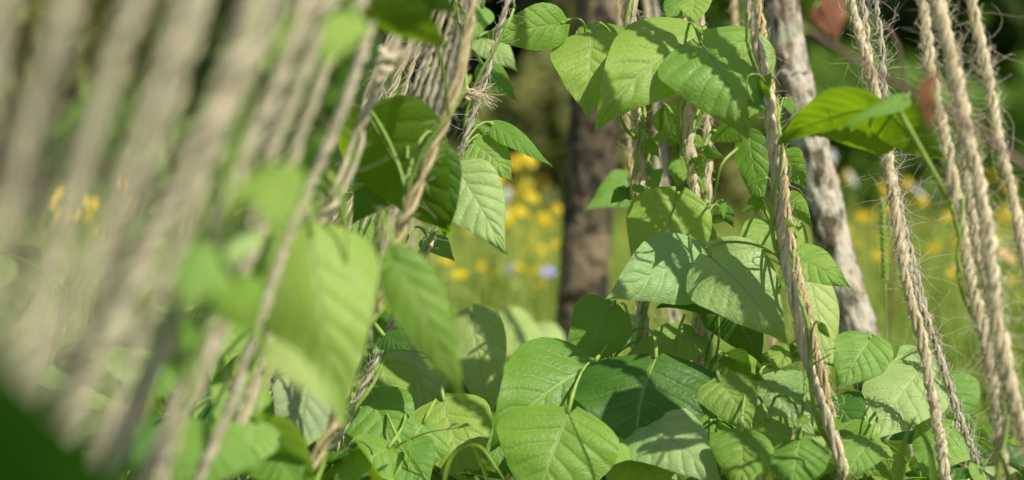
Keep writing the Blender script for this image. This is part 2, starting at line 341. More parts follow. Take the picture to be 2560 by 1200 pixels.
def bez(a,b,c,d,n=14):
    t=np.linspace(0,1,n)[:,None]; return (1-t)**3*a+3*(1-t)**2*t*b+3*(1-t)*t*t*c+t**3*d
class Plant:
    def __init__(s,label,base,path=None,rad=.0024,name='bean_plant',group='bean plants climbing the ropes',cat='bean plant'):
        s.root=empty(name,(base[0],base[1],0),label,cat,group); s.org=O(s.root); s.path=None
        if path is not None:
            s.path=np.asarray(path); n=len(s.path)
            v,f,uv=tube(s.path,np.linspace(rad*.55,rad,n) if s.path[0][2]>s.path[-1][2] else np.linspace(rad,rad*.55,n),7)
            mesh_obj('stem',v,f,M['stem'],s.root,s.org,uv)
    def leaf(s,b,t,w,d,mat='mid',dd=-.03,up=.45,roll=0,droop=.5,cup=.14,fold=0.,asym=0.,wav=.05,q=.018,pet=True,att=None,pr=.0013):
        B=P(b[0],b[1],d); Tp=P(t[0],t[1],d+dd); ax=Tp-B; Ln=np.linalg.norm(ax); ax/=Ln
        tocam=np.array([0,0,CZ])-B; tocam/=np.linalg.norm(tocam)
        N=tocam+up*np.array([0,0,1.]); N-=ax*N.dot(ax); N/=np.linalg.norm(N)
        r=R(roll); X=np.cross(ax,N); N=N*math.cos(r)+X*math.sin(r); X=np.cross(ax,N)
        vis=max(.5,abs(X.dot(X-tocam*tocam.dot(X)))**.5)
        W=w*S*d/vis
        v,f,uv=leaf_geo(Ln,W,droop,cup,fold,asym,wav,q)
        wv=B+v[...,[0]]*X+v[...,[1]]*ax+v[...,[2]]*N
        o=mesh_obj('leaf',wv.reshape(-1,3),f,M[mat],s.root,s.org,uv)
        c=wv[:,wv.shape[1]//2]
        v2,f2,uv2=tube(c[:-1],np.linspace(.0007,.00015,len(c)-1)*min(1.2,max(.4,W/.09)),5); mesh_obj('midrib',v2,f2,M['vein'],o,s.org,uv2)
        if pet:
            if att is not None: A=P(*att)
            elif s.path is not None:
                k_=np.argmin(np.linalg.norm(s.path-(B-np.array([0,0,.035])),axis=1)); A=s.path[k_]
            else: A=np.array([s.org[0],s.org[1],.01])
            D=np.linalg.norm(A-B); st=c[0]
            pts=bez(st,st-ax*D*.25+np.array([0,.01,.1*D]),A+np.array([0,.0,.35*D]),A)
            rr=np.full(len(pts),pr); rr[:2]=pr*1.6
            v3,f3,uv3=tube(pts,rr,6); mesh_obj('petiole',v3,f3,M['stem'],o,s.org,uv3)
        return o
    def shoot(s,pts,r=.0012,name='tendril',mat='stem'):
        p=smooth_path([P(*a) for a in pts],.006); v,f,uv=tube(p,np.linspace(r,r*.45,len(p)),6); return mesh_obj(name,v,f,M[mat],s.root,s.org,uv)
    def young(s,n,z0,z1,sz=(28,58),mats=('mid','bright','mid','lime')):
        c=s.path[(s.path[:,2]>z0)&(s.path[:,2]<z1)]
        for _ in range(n):
            q=c[int(RNG.integers(len(c)))]; d=q[1]; px=q[0]/(S*d)+1280; py=600-(q[2]-CZ)/(S*d); sd=RNG.choice([-1,1])
            b=(px+sd*RNG.uniform(8,42),py-RNG.uniform(0,35)); l=RNG.uniform(*sz); a=RNG.uniform(.2,1.5)
            t=(b[0]+sd*l*math.cos(a),b[1]+l*math.sin(a)*1.15)
            s.leaf(b,t,l*RNG.uniform(.5,.8),d+RNG.uniform(-.03,.04),mats[int(RNG.integers(len(mats)))],dd=RNG.uniform(-.02,.01),up=RNG.uniform(-.2,.7),roll=RNG.uniform(-35,35),droop=RNG.uniform(.2,.9),q=.03,pr=.0009)
        for _ in range(max(1,n//3)):
            q=c[int(RNG.integers(len(c)))]; pts=[q]; dr=np.array([RNG.choice([-1,1])*.8,RNG.normal(0,.4),.6]); ax=RNG.normal(0,1,3); ax/=np.linalg.norm(ax)
            for k in range(12):
                dr=dr/np.linalg.norm(dr); dr=dr+np.cross(ax,dr)*.35*(k/6); dr/=np.linalg.norm(dr); pts.append(pts[-1]+dr*.004)
            v,f,uv=tube(np.array(pts),np.linspace(.0008,.0004,len(pts)),5); mesh_obj('tendril',v,f,M['stem'],s.root,s.org,uv)
def helix(key,hr=.0095,pitch=.13,zlo=0,zhi=9,ph=0):
    p=rp[key][1]; p=p[(p[:,2]>=zlo)&(p[:,2]<=zhi)][::3]; T,A,B=frames(p)
    L=np.r_[0,np.cumsum(np.linalg.norm(np.diff(p,axis=0),axis=1))]; a=L/pitch*6.283+ph
    return p+hr*(np.cos(a)[:,None]*A+np.sin(a)[:,None]*B)

v1=Plant('bean vine on the left centre rope, its large leaves hanging at the top',rp['c1'][1][-1],helix('c1',.0085,.16,zhi=.53))
v1.leaf((1402,58),(1193,92),118,2.3,'mid',up=.1,droop=.3,att=(1465,98,2.36))
v1.leaf((1482,90),(1472,302),200,2.3,'bright',dd=-.03,up=.3,droop=.5,q=.024)
v1.leaf((1452,95),(1575,74),70,2.36,'mid',dd=.02,up=.8)
v1.leaf((1582,452),(1458,528),100,2.75,'mid',up=.6)
v1.leaf((1630,432),(1636,520),70,2.5,'mid',roll=40)
v1.leaf((1560,470),(1582,512),40,2.42,'lime')
v1.shoot([(1588,345,2.38),(1562,318,2.36),(1549,270,2.34),(1560,262,2.34)],.0022,'side_shoot')
v1.shoot([(1588,345,2.38),(1604,318,2.36),(1602,290,2.34)],.0018,'side_shoot')
v1.young(5,.2,.4)
v2=Plant('thick stemmed bean vine on the centre rope carrying the largest leaves',rp['c3'][1][-1],helix('c3',.011,.15,zhi=.56,ph=1),rad=.0036)
v2.leaf((1752,85),(1488,328),245,2.27,'bright',dd=-.05,up=.4,droop=.7,cup=.2,asym=.1,q=.03)
v2.leaf((1755,112),(1862,352),290,2.23,'bright',dd=-.04,up=.35,droop=.6,cup=.14,asym=-.05,q=.03,wav=.07)
v2.leaf((1742,98),(1885,132),80,2.33,'mid',dd=.03,up=.9)
v2.leaf((1712,-10),(1668,66),80,2.38,'mid',droop=.4)
v2.leaf((1738,-15),(1738,68),95,2.34,'bright',droop=.4,q=.03)
v2.leaf((1692,492),(1610,772),215,2.34,'bright',dd=-.02,up=.2,droop=.6,q=.02)
v2.leaf((1775,650),(1514,756),215,2.28,'pale',dd=-.05,up=.35,droop=.5,cup=.18,q=.03)
v2.leaf((1850,732),(1640,770),120,2.3,'dark',dd=-.02,up=.3,droop=.5)  # dark leaf standing in for the shadow cast on the pale leaf
v2.leaf((1660,275),(1690,392),75,2.44,'lime',roll=25)
v2.leaf((1700,398),(1690,476),60,2.48,'mid')
v2.leaf((1745,285),(1700,350),60,2.48,'lime')
v2.leaf((1800,520),(1835,568),50,2.4,'dark')
v2.leaf((1790,330),(1860,360),60,2.4,'lime')
v2.young(9,.14,.42)
v2.shoot([(1795,785,2.33),(1796,860,2.34),(1778,930,2.38),(1765,965,2.4)],.0016,'side_shoot')
v2.shoot([(1712,785,2.33),(1690,850,2.33),(1700,905,2.34),(1745,945,2.38)],.0016,'side_shoot')
v3=Plant('bean vine winding up the slanting rope pair, small leaves at its top',rp['c4'][1][-1],helix('c4',.0088,.17,zhi=.49,ph=2))
v3.leaf((1775,640),(1968,858),215,2.24,'pale',dd=-.04,up=.4,droop=.6,cup=.18,q=.012,wav=.07)
v3.leaf((1935,562),(1835,650),105,2.34,'bright',dd=-.03,q=.02)
v3.leaf((1930,560),(2012,650),105,2.36,'bright',dd=-.03,q=.02)
v3.leaf((1972,640),(2122,728),115,2.3,'bright',dd=-.04,up=.7,droop=.5)
v3.leaf((2028,700),(2050,990),115,2.42,'pale',dd=-.03,up=.1,roll=-15)
v3.leaf((1872,340),(1905,545),85,2.4,'mid',dd=-.02,roll=20)
v3.leaf((1960,382),(2022,475),80,2.34,'mid',roll=20,q=.03)
v3.leaf((1968,490),(2032,572),60,2.34,'mid')
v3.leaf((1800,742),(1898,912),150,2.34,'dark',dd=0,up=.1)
v3.leaf((1978,868),(1938,936),90,2.24,'bright',up=.5,q=.03)
v3.leaf((1985,868),(2025,905),50,2.24,'lime',up=.5,q=.03)
v3.leaf((1895,250),(1870,300),50,2.2,'mid')
v3.leaf((1905,240),(1935,180),50,2.2,'mid')
v3.young(9,.1,.42)
v3.shoot([(2016,900,2.22),(2010,1000,2.2),(1988,1115,2.18)],.0022,'side_shoot')
v3.shoot([(1916,210,2.18),(1895,186,2.16),(1870,190,2.16),(1868,220,2.16),(1885,260,2.17)],.0012)
v3.shoot([(1845,370,2.36),(1805,410,2.35),(1790,470,2.36),(1785,520,2.4)],.0018,'side_shoot')
v4=Plant('bean vine on the right hand ropes with one large backlit leaf',rp['c6'][1][-1],helix('c6',.0095,.2,zhi=.32,ph=1))
v4.leaf((2190,272),(1945,350),205,2.02,'lime',dd=.07,up=-.9,droop=-.4,cup=-.15,att=(2250,282,2.02),asym=-.1)
v4.leaf((2205,268),(2370,400),130,2.0,'lime',dd=.05,up=-.8,droop=.4,att=(2250,282,2.02))
v4.leaf((2262,248),(2092,328),44,1.96,'mid',dd=-.02,up=.7,att=(2250,282,2.02))
v4.shoot([(2244,272,1.97),(2300,370,1.98),(2345,450,1.99),(2378,512,2.02)],.0028,'petiole')
v4.shoot([(2378,512,2.02),(2400,600,2.03),(2392,640,2.03),(2420,740,2.04)],.0018,'side_shoot')
v5=Plant('bean vine on the thin grey rope with a small sprig of young leaves',rp['l2'][1][-1],helix('l2',.0075,.18,zhi=.5))
v5.leaf((1185,358),(1277,458),110,2.28,'bright',dd=-.02,q=.026)
v5.leaf((1232,313),(1380,418),56,2.28,'mid',dd=-.02,up=.8)
v5.leaf((1215,325),(1150,300),40,2.3,'mid')
v5.leaf((1200,95),(1292,180),80,2.55,'pale')
v5.leaf((1208,165),(1298,258),72,2.4,'mid')
v5.leaf((1205,20),(1180,110),70,2.5,'bright')
v5.leaf((1150,430),(1268,640),180,2.2,'pale',dd=-.03,up=.35,droop=.4,asym=.1,q=.03)
v5.leaf((1070,590),(1140,655),70,2.35,'mid')
v6=Plant('bean vine on the brown rope with dark backlit leaves and broad hanging ones',rp['l1'][1][-1],helix('l1',.0085,.18,zhi=.42))
v6.leaf((925,298),(1135,615),260,2.06,'lime',dd=.05,up=-.9,droop=.6,cup=.3,fold=-.15)
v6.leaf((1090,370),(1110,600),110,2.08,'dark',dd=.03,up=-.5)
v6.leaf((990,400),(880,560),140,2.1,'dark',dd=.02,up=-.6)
v6.leaf((780,590),(868,1078),320,1.72,'bright',dd=-.03,up=.3,droop=.5,fold=-.2)
v6.leaf((995,648),(1162,1010),145,1.76,'bright',dd=.02,up=.1,droop=.6,cup=.2)
v6.leaf((950,0),(1125,118),130,1.65,'lime',dd=.04,up=-.6)
v6.leaf((1000,-40),(1150,40),110,1.66,'dark',dd=.03,up=-.6)
v6.shoot([(820,430,1.72),(860,510,1.72),(868,600,1.72),(862,692,1.72)],.0018,'side_shoot')
v6.shoot([(862,692,1.72),(920,680,1.74),(985,660,1.76)],.0016,'side_shoot')
st=smooth_path([P(620,260,1.3),P(560,600,1.3),P(500,900,1.3),np.array([-.22,1.3,.0])],.01)
v7=Plant('out of focus bean plant among the blurred left ropes',st[-1],st,rad=.002)
for b,t,w,d,m,u in [((670,870),(862,1045),75,1.45,'pale',.6),((690,420),(715,600),160,1.3,'bright',.3),((560,330),(600,440),110,1.5,'mid',.4),((540,640),(450,780),150,1.3,'bright',.5),
  ((430,600),(540,740),140,1.35,'bright',.5),((560,700),(640,860),160,1.4,'mid',.3),((640,40),(690,150),110,1.5,'lime',.3),((880,40),(800,180),110,1.4,'bright',.3),((560,430),(520,560),150,1.4,'bright',.4),
  ((600,560),(560,680),120,1.45,'pale',.4),((320,760),(250,900),170,1.4,'mid',.4),((420,800),(470,960),150,1.45,'mid',.5),((590,250),(560,360),90,1.5,'lime',.2),((380,560),(330,680),120,1.5,'bright',.4),((720,60),(660,190),120,1.5,'bright',.3)]:
    v7.leaf(b,t,w,d,m,up=u)
v8=Plant('very soft bean plant coloured shade-dark green, filling the bottom left corner',np.array([-.2,.66,0]),smooth_path([P(-300,900,.62),P(-400,1300,.64),np.array([-.22,.66,0])],.012),rad=.002)
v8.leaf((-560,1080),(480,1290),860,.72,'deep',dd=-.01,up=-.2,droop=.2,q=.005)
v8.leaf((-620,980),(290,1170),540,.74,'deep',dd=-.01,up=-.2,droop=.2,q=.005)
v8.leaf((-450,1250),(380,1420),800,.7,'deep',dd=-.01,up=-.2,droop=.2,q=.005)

GL='low bean plants under the ropes'
def low(label,px,d,stemtop,**k):
    b=P(px,600,d); b[2]=0; top=P(stemtop[0],stemtop[1],d); path=smooth_path([b,(b+top)/2+np.array([.008,0,0]),top],.01)
    return Plant(label,b,path,rad=.0022,name='low_bean_plant',group=GL,**k)
a=low('low bean plant whose broad shaded leaves overlap at bottom centre',1500,2.4,(1520,900))
a.leaf((1480,915),(1226,1132),260,2.26,'mid',dd=-.05,up=.3,droop=.6,asym=.15,q=.01)
a.leaf((1640,895),(1610,1155),400,2.24,'dark',dd=-.05,up=.4,droop=.6,cup=.2,q=.01)  # darker leaf green paints the shade lying over this leaf
a.leaf((1420,1035),(1340,1290),310,2.18,'mid',dd=-.04,up=.3,droop=.5,q=.016)
a.leaf((1525,772),(1398,935),160,2.33,'mid',dd=-.02,up=.2)
a.leaf((1735,838),(1520,922),110,2.36,'bright',dd=-.05,up=.8)
a.leaf((1570,790),(1590,890),90,2.5,'pale')
a.leaf((1560,1090),(1440,1190),140,2.2,'bright',dd=-.04,up=.6)
a.leaf((1590,1110),(1680,1230),200,2.22,'bright',dd=-.04,up=.6)
b_=low('low bean plant with small quilted leaves at the bottom, right of centre',1860,2.35,(1870,960))
b_.leaf((1800,955),(1868,1095),150,2.22,'bright',dd=-.03,q=.034)
b_.leaf((1615,1060),(1808,1222),190,2.2,'pale',dd=-.05,up=.6)
b_.leaf((1852,1085),(1835,1243),160,2.16,'mid',dd=-.03,up=.4,q=.045)
b_.leaf((2000,1100),(1985,1240),165,2.16,'mid',dd=-.03,up=.4,q=.045,fold=-.2)
b_.leaf((1800,895),(1885,968),120,2.3,'lime',up=.4)
b_.leaf((1960,905),(1890,1000),120,2.36,'lime',up=.2)
b_.leaf((1890,950),(1790,1010),110,2.36,'mid')
b_.leaf((1700,1020),(1800,1110),150,2.3,'mid',up=.6)
b_.leaf((1740,1100),(1700,1210),130,2.24,'bright',up=.5)
b_.leaf((1920,1050),(1960,1150),120,2.22,'bright',up=.6)
c_=low('low pale leaved bean plant between the slanting rope pair and the hairy rope',2150,2.35,(2140,950))
c_.leaf((2175,848),(2088,980),150,2.34,'bright',dd=-.03,q=.022)
c_.leaf((2300,930),(2165,1120),210,2.32,'pale',dd=-.05,up=.5)
c_.leaf((2310,885),(2215,965),110,2.42,'pale',dd=-.03,up=.5)
c_.leaf((1905,950),(2050,1080),185,2.3,'pale',dd=-.05,up=.7)
c_.leaf((2190,850),(2210,960),70,2.4,'mid')
c_.leaf((2090,1000),(2180,1110),130,2.3,'dark',up=.3)
c_.leaf((2100,1080),(2230,1200),140,2.25,'mid',up=.6)
c_.leaf((2340,950),(2420,1100),170,2.4,'mid')
c_.leaf((2380,1070),(2300,1200),160,2.3,'bright',up=.6)
c_.leaf((2180,1100),(2120,1210),130,2.2,'bright',up=.6)
c_.shoot([(2145,1110,2.24),(2160,1040,2.22),(2190,990,2.2)],.0012,'side_shoot')
d_=low('low bean plant with tall pale leaves, lower left of centre',1130,2.5,(1130,900))
d_.leaf((1180,790),(1228,1075),150,2.5,'pale',dd=-.03,up=.2,roll=15)
d_.leaf((1010,845),(1060,1075),200,2.5,'pale',dd=-.03,up=.3)
d_.leaf((1110,1005),(1180,1230),220,2.36,'bright',dd=-.05,up=.5)
d_.leaf((955,910),(1020,1090),160,2.45,'bright',dd=-.04,up=.4)
d_.leaf((1090,860),(1150,1010),130,2.6,'bright')
d_.leaf((1060,1060),(980,1210),190,2.34,'bright',up=.5)
d_.leaf((1220,1050),(1260,1210),130,2.38,'mid',up=.5)
d_.shoot([(905,1200,2.2),(985,1120,2.2),(1065,1082,2.18),(1120,1072,2.17),(1172,1064,2.16)],.0014,'side_shoot')
d_.shoot([(1020,1200,2.2),(1024,1130,2.2),(1042,1060,2.2)],.0012,'side_shoot')
d_.leaf((1120,1072),(1150,1060),18,2.17,'bright',pet=False); d_.leaf((1150,1066),(1182,1066),20,2.16,'lime',pet=False); d_.leaf((1030,1090),(1022,1130),22,2.2,'mid',pet=False)
e_=low('low bean plant with deep green quilted leaves at the foot of the grey rope',930,2.4,(930,960))
e_.leaf((930,990),(1015,1190),190,2.28,'mid',dd=-.05,up=.4,q=.036)
e_.leaf((865,1040),(900,1210),160,2.3,'bright',dd=-.04,up=.5)
e_.leaf((900,540),(880,660),80,2.45,'mid',q=.03)
e_.leaf((960,840),(1030,880),70,2.2,'dark',up=.4)
e_.leaf((970,1120),(820,1215),140,2.2,'mid',up=.6)
e_.leaf((860,700),(900,800),110,2.5,'bright')
e_.leaf((800,820),(720,930),110,2.4,'bright')
e_.leaf((1000,1110),(1080,1230),160,2.22,'mid',up=.6)
f_=low('low bean plant showing one greyish wrinkled leaf, bottom left',740,2.3,(740,960))
f_.leaf((775,960),(700,1170),175,2.1,'grey',dd=-.04,up=.2,q=.04)
f_.leaf((560,1080),(460,1250),240,1.7,'mid',dd=-.03,up=.3)
f_.leaf((620,960),(540,1080),150,1.9,'bright')
f_.leaf((680,1110),(760,1230),170,1.9,'mid')
f_.leaf((400,900),(340,1040),160,1.8,'mid',up=.5)
f_.leaf((360,1060),(300,1200),170,1.6,'dark',up=.5)
f_.leaf((600,800),(520,900),130,1.9,'bright')
f_.leaf((640,1060),(600,1200),150,1.85,'bright')
g_=low('blurred pale bean plant beyond the ropes, in front of the dark trunk',1320,3.2,(1320,880))
g_.leaf((1240,800),(1390,905),130,3.15,'pale',up=.6)
g_.leaf((1330,830),(1400,950),130,3.2,'pale',up=.5)
g_.leaf((1250,900),(1350,980),130,3.2,'mid',up=.8)
g_.leaf((1400,900),(1300,1000),130,3.1,'mid',up=.8)

def proto(seed,h,nst):
    rng=np.random.default_rng(seed)
    root=empty('low_bean_plant',(0,0,0),'low bean plant','bean plant',GL)
    p=smooth_path([(0,0,0),(rng.normal(0,.01),rng.normal(0,.01),h*.5),(rng.normal(0,.02),rng.normal(0,.02),h)],.01)
    v,f,uv=tube(p,np.linspace(.0025,.0014,len(p)),6); mesh_obj('stem',v,f,M['stem_low'],root,(0,0,0),uv)
    for i in range(nst):
        az=i*2.4+rng.normal(0,.3); st=p[int((i+1)/nst*(len(p)-1))]; el=rng.uniform(.1,.8); r=rng.uniform(.025,.06)
        e=st+np.array([math.cos(az)*r,math.sin(az)*r,r*math.tan(el)*.6])
        pts=bez(st,st+np.array([0,0,.01]),e-np.array([math.cos(az)*.01,math.sin(az)*.01,0]),e,10)
        v,f,uv=tube(pts,.0011,6); mesh_obj('petiole',v,f,M['stem_low'],root,(0,0,0),uv)
        for k,da in enumerate((0,1.3,-1.3)):
            a2=az+da+rng.normal(0,.15); dip=rng.uniform(.1,1.25)
            ax=np.array([math.cos(a2)*math.cos(dip),math.sin(a2)*math.cos(dip),-math.sin(dip)])
            N=np.array([0,0,1.])+rng.normal(0,.4,3); N-=ax*N.dot(ax); N/=np.linalg.norm(N); X=np.cross(ax,N)
            L_=rng.uniform(.055,.115)*(1 if k==0 else .88)
            v,f,uv=leaf_geo(L_,L_*rng.uniform(.66,.9),rng.uniform(.2,.8),rng.uniform(.05,.2),rng.uniform(-.14,.08),(0,.12,-.12)[k],.06,.026,rng=rng,nt_=24,nu=16)
            wv=e+ax*(.012 if k==0 else .003)+v[...,[0]]*X+v[...,[1]]*ax+v[...,[2]]*N
            mesh_obj('leaf',wv.reshape(-1,3),f,M[['bright','mid','bright','pale','mid','dark'][int(rng.integers(6))]],root,(0,0,0),uv)
    return root
protos=[proto(11,.1,4),proto(12,.12,5),proto(13,.08,4),proto(14,.11,5)]
used=[False]*4
rows=[('front row',[(330,1.7,.9),(560,1.85,.95),(700,2.05,.9),(820,2.2,.8),(1200,2.3,.6),(2240,2.25,.6),(2460,2.25,.7)]),
      ('middle row',[(250,2.1,1.2),(480,2.3,1.3),(690,2.5,1.3),(860,2.62,1.2),(1010,2.6,1.05),(1180,2.7,.8),(1480,2.62,.7),(1640,2.6,.85),(1800,2.58,.9),(1960,2.55,.9),(2120,2.55,.8),(2280,2.5,.85),(2440,2.45,.7),(2570,2.4,.8)]),
      ('back row',[(120,2.7,1.8),(380,2.9,1.9),(600,3.0,2.),(800,3.1,1.9),(960,3.15,1.6),(1130,3.2,1.),(1560,3.1,.85),(1720,3.05,1.),(1900,3.05,1.),(2080,3.0,.9),(2300,3.0,.7),(2500,2.95,.65)])]
cnt=0
for rn,lst in rows:
    for i,(px,d,sc) in enumerate(lst):
        k=cnt%4; cnt+=1
        o=protos[k] if not used[k] else copy_tree(protos[k]); used[k]=True
        b=P(px,600,d); o.location=(b[0],b[1],0); o.rotation_euler.z=random.uniform(0,6.28); o.scale=(sc,)*3
        o['label']=f'low leafy bean plant, {ordn[i]} from the left in the {rn} under the ropes'

# ---------------------------------------------------------------- poles, twig
def pole(name,label,pp,d,r0,r1,mat,cat,seed,knobs,ba=.07):
    rng=np.random.default_rng(seed); w=[P(x,y,d) for x,y in pp]
    a,b=w[0],w[1]; w=[a+(a-b)/(a[2]-b[2])*(1.3-a[2])]+w; a,b=w[-1],w[-2]; w=w+[a+(a-b)/(b[2]-a[2])*(a[2]+.03)]
    p=smooth_path(w,.005); n=len(p); sides=36
    t=np.linspace(0,1,n); r=r0+(r1-r0)*t
    for _ in range(knobs): c=rng.uniform(0,1); r=r*(1+.1*np.exp(-((t-c)/.012)**2))
    base=rng.normal(0,1,(n//3+2,sides)); base=np.repeat(base,3,0)[:n]; base=(base+np.roll(base,1,0)+np.roll(base,1,1)+np.roll(base,2,0))/3.4
    b2=rng.normal(0,1,(n,sides)); bumps=1+ba*base+.02*b2
    v,f,uv=tube(p,r,sides,bumps); root=empty(name,(p[-1][0],p[-1][1],0),label,cat); mesh_obj('trunk',v,f,M[mat],root,O(root),uv)
    T,A,B=frames(p)
    for _ in range(3):
        i=int(rng.integers(n*.25,n*.8)); a_=rng.uniform(0,6.28); dr=math.cos(a_)*A[i]+math.sin(a_)*B[i]
        q=np.array([p[i]+dr*r[i]*.6,p[i]+dr*r[i]*1.2,p[i]+dr*r[i]*1.4+np.array([0,0,.006])])
        v,f,uv=tube(q,[r[i]*.3,r[i]*.22,r[i]*.16],9); mesh_obj('branch_stub',v,f,M[mat],root,O(root),uv)
    return root
pole('wooden_pole','dark upright trunk standing in the meadow left of the centre vines',[(1500,0),(1487,250),(1470,520),(1450,860)],3.4,.029,.036,'bark_dark','pole',3,2,.05)
pole('wooden_pole','pale lichen covered pole leaning behind the slanting ropes',[(1955,0),(1985,200),(2045,440),(2100,680),(2190,960)],2.7,.0165,.0215,'bark_pale','pole',4,9)
tw=smooth_path([P(1930,20,1.6),P(2090,120,1.6),P(2260,220,1.6),P(2420,310,1.6),P(2620,470,1.6),P(2800,700,1.62)],.01)
g=np.array([.42,1.65,0.]); tw=np.vstack([tw,smooth_path([tw[-1],(tw[-1]+g)/2+np.array([.02,0,0]),g],.01)[1:]])
t_=Plant('soft reddish brown twig slanting across the right hand ropes with dead leaves',g,name='dry_twig',group=None,cat='twig')
v,f,uv=tube(tw,np.linspace(.0016,.0026,len(tw)),7); mesh_obj('stem',v,f,M['twig'],t_.root,t_.org,uv); t_.path=tw
for b,t,w in [((2325,190),(2298,290),48),((2318,240),(2335,330),36),((1955,110),(1940,160),24)]:
    t_.leaf(b,t,w,1.58,'mid',q=.01,roll=30,pr=.0006).data.materials[0]=M['dead']
tw2=smooth_path([P(2210,-60,3.2),P(2150,20,3.2),P(2260,200,3.2),np.array([.5,3.3,0])],.02)
t2=Plant('blurred dead stem with hanging rust red leaves behind the pale hairy rope',tw2[-1],name='dry_twig',group=None,cat='twig')
v,f,uv=tube(tw2,.002,7); mesh_obj('stem',v,f,M['twig'],t2.root,t2.org,uv); t2.path=tw2
for b,t,w in [((2085,-10),(2062,110),60),((2100,20),(2090,120),40),((2040,20),(2070,90),40)]:
    t2.leaf(b,t,w,3.2,'mid',q=.01).data.materials[0]=M['dead']
s0=P(2205,500,2.6); s1=P(2212,700,2.6); gb=np.array([s1[0]+.01,2.62,0])
root=empty('seed_spike',gb,'slim pale green seed head standing between the pole and the hairy rope','grass stalk')
v,f,uv=tube(smooth_path([s0,s1,(s1+gb)/2,gb],.01),.0012,5); mesh_obj('stalk',v,f,M['stem'],root,O(root),uv)
mb=MB(); pp_=smooth_path([s0,s1],.0035)
for i,q in enumerate(pp_):
    for k in range(3):
        a=i*1.3+k*2.1; c=q+np.array([math.cos(a)*.0022,math.sin(a)*.0022,0]); v,f,uv=tube(np.array([c-[0,0,.002],c,c+[0,0,.003]]),[.0008,.0016,.0006],5); mb.add(v,f,uv)
mb.build('seed_head',M['stem'],root,O(root))
dr=empty('dry_leaf',P(600,1110,1.9)*np.array([1,1,0]),'curled straw brown dead leaf hanging low in the left foliage','dead leaf')
cc=P(605,1120,1.9); t=np.linspace(0,8,60); q=cc+np.stack([.008*np.cos(t)*(1+t*.06),.012*(t/8-.5),.009*np.sin(t)*(1+t*.06)],1)
v,f,uv=tube(q,np.linspace(.0012,.0045,60),7); mesh_obj('blade',v,f,M['straw'],dr,O(dr),uv)
q=smooth_path([q[-1],cc+np.array([.01,0,-.04]),np.array([cc[0],cc[1],0])],.01); v,f,uv=tube(q,.001,5); mesh_obj('stalk',v,f,M['straw'],dr,O(dr),uv)

# ---------------------------------------------------------------- hero grass blades
def blade(pts,w,label,mat='grass'):
    p=smooth_path([P(*a) for a in pts],.006); n=len(p); T,A,B=frames(p); t=np.linspace(0,1,n)
    wd=w*np.clip(1-t,0.02,1)**.6; sd=np.cross(T,[0,1,0]); sd/=np.linalg.norm(sd,axis=1)[:,None]; sd=sd+np.array([0,.5,0])
    v=np.stack([p-sd*wd[:,None],p+np.array([0,.3,0])*wd[:,None],p+sd*wd[:,None]],1).reshape(-1,3)
    f=[]
    for i in range(n-1):
        for j in range(2): f.append([i*3+j,i*3+j+1,i*3+j+4,i*3+j+3])
    o=mesh_obj('grass_blade',v,f,M[mat]); tag(o,label,'grass blade','single grass blades'); return o
blade([(1510,1330,2.08),(1480,1180,2.08),(1440,1080,2.08),(1400,985,2.08)],.0022,'straight grass blade rising in front of the broad shaded leaves')
blade([(1110,1330,2.12),(1112,1200,2.12),(1140,1128,2.12),(1200,1115,2.1),(1262,1200,2.08)],.0024,'arched grass blade at the bottom, left of the broad shaded leaves')
blade([(1250,1330,2.12),(1215,1190,2.12),(1180,1110,2.12),(1160,1070,2.12)],.0026,'dark upright blade beside the arched grass blade')
blade([(2240,1330,2.05),(2248,1200,2.05),(2262,1100,2.05),(2290,1040,2.04)],.0045,'broad grass blade beside the foot of the hairy rope')
blade([(2350,1330,2.05),(2335,1200,2.05),(2320,1110,2.05),(2275,1045,2.04)],.0045,'second broad grass blade, bending left at the hairy rope')
blade([(640,1330,1.9),(650,1150,1.9),(640,1020,1.9),(590,930,1.88)],.004,'blurred grass blade in the lower left foliage')
blade([(1215,1150,3.0),(1212,900,3.0),(1205,720,3.0)],.003,'tall thin blade in the meadow gap left of the dark trunk')
blade([(2485,1330,2.0),(2520,1200,2.0),(2480,1100,2.0)],.004,'short grass blade at the bottom right corner')
blade([(2420,1330,1.9),(2520,1250,1.9),(2640,1180,1.9)],.004,'low grass blade leaving at the bottom right edge')
blade([(1090,1330,2.1),(1060,1200,2.1),(1010,1120,2.1)],.002,'slender blade left of the arched grass blade')
blade([(1960,1330,2.08),(1940,1210,2.08),(1900,1130,2.08)],.002,'slender blade between the two quilted leaves at the bottom')

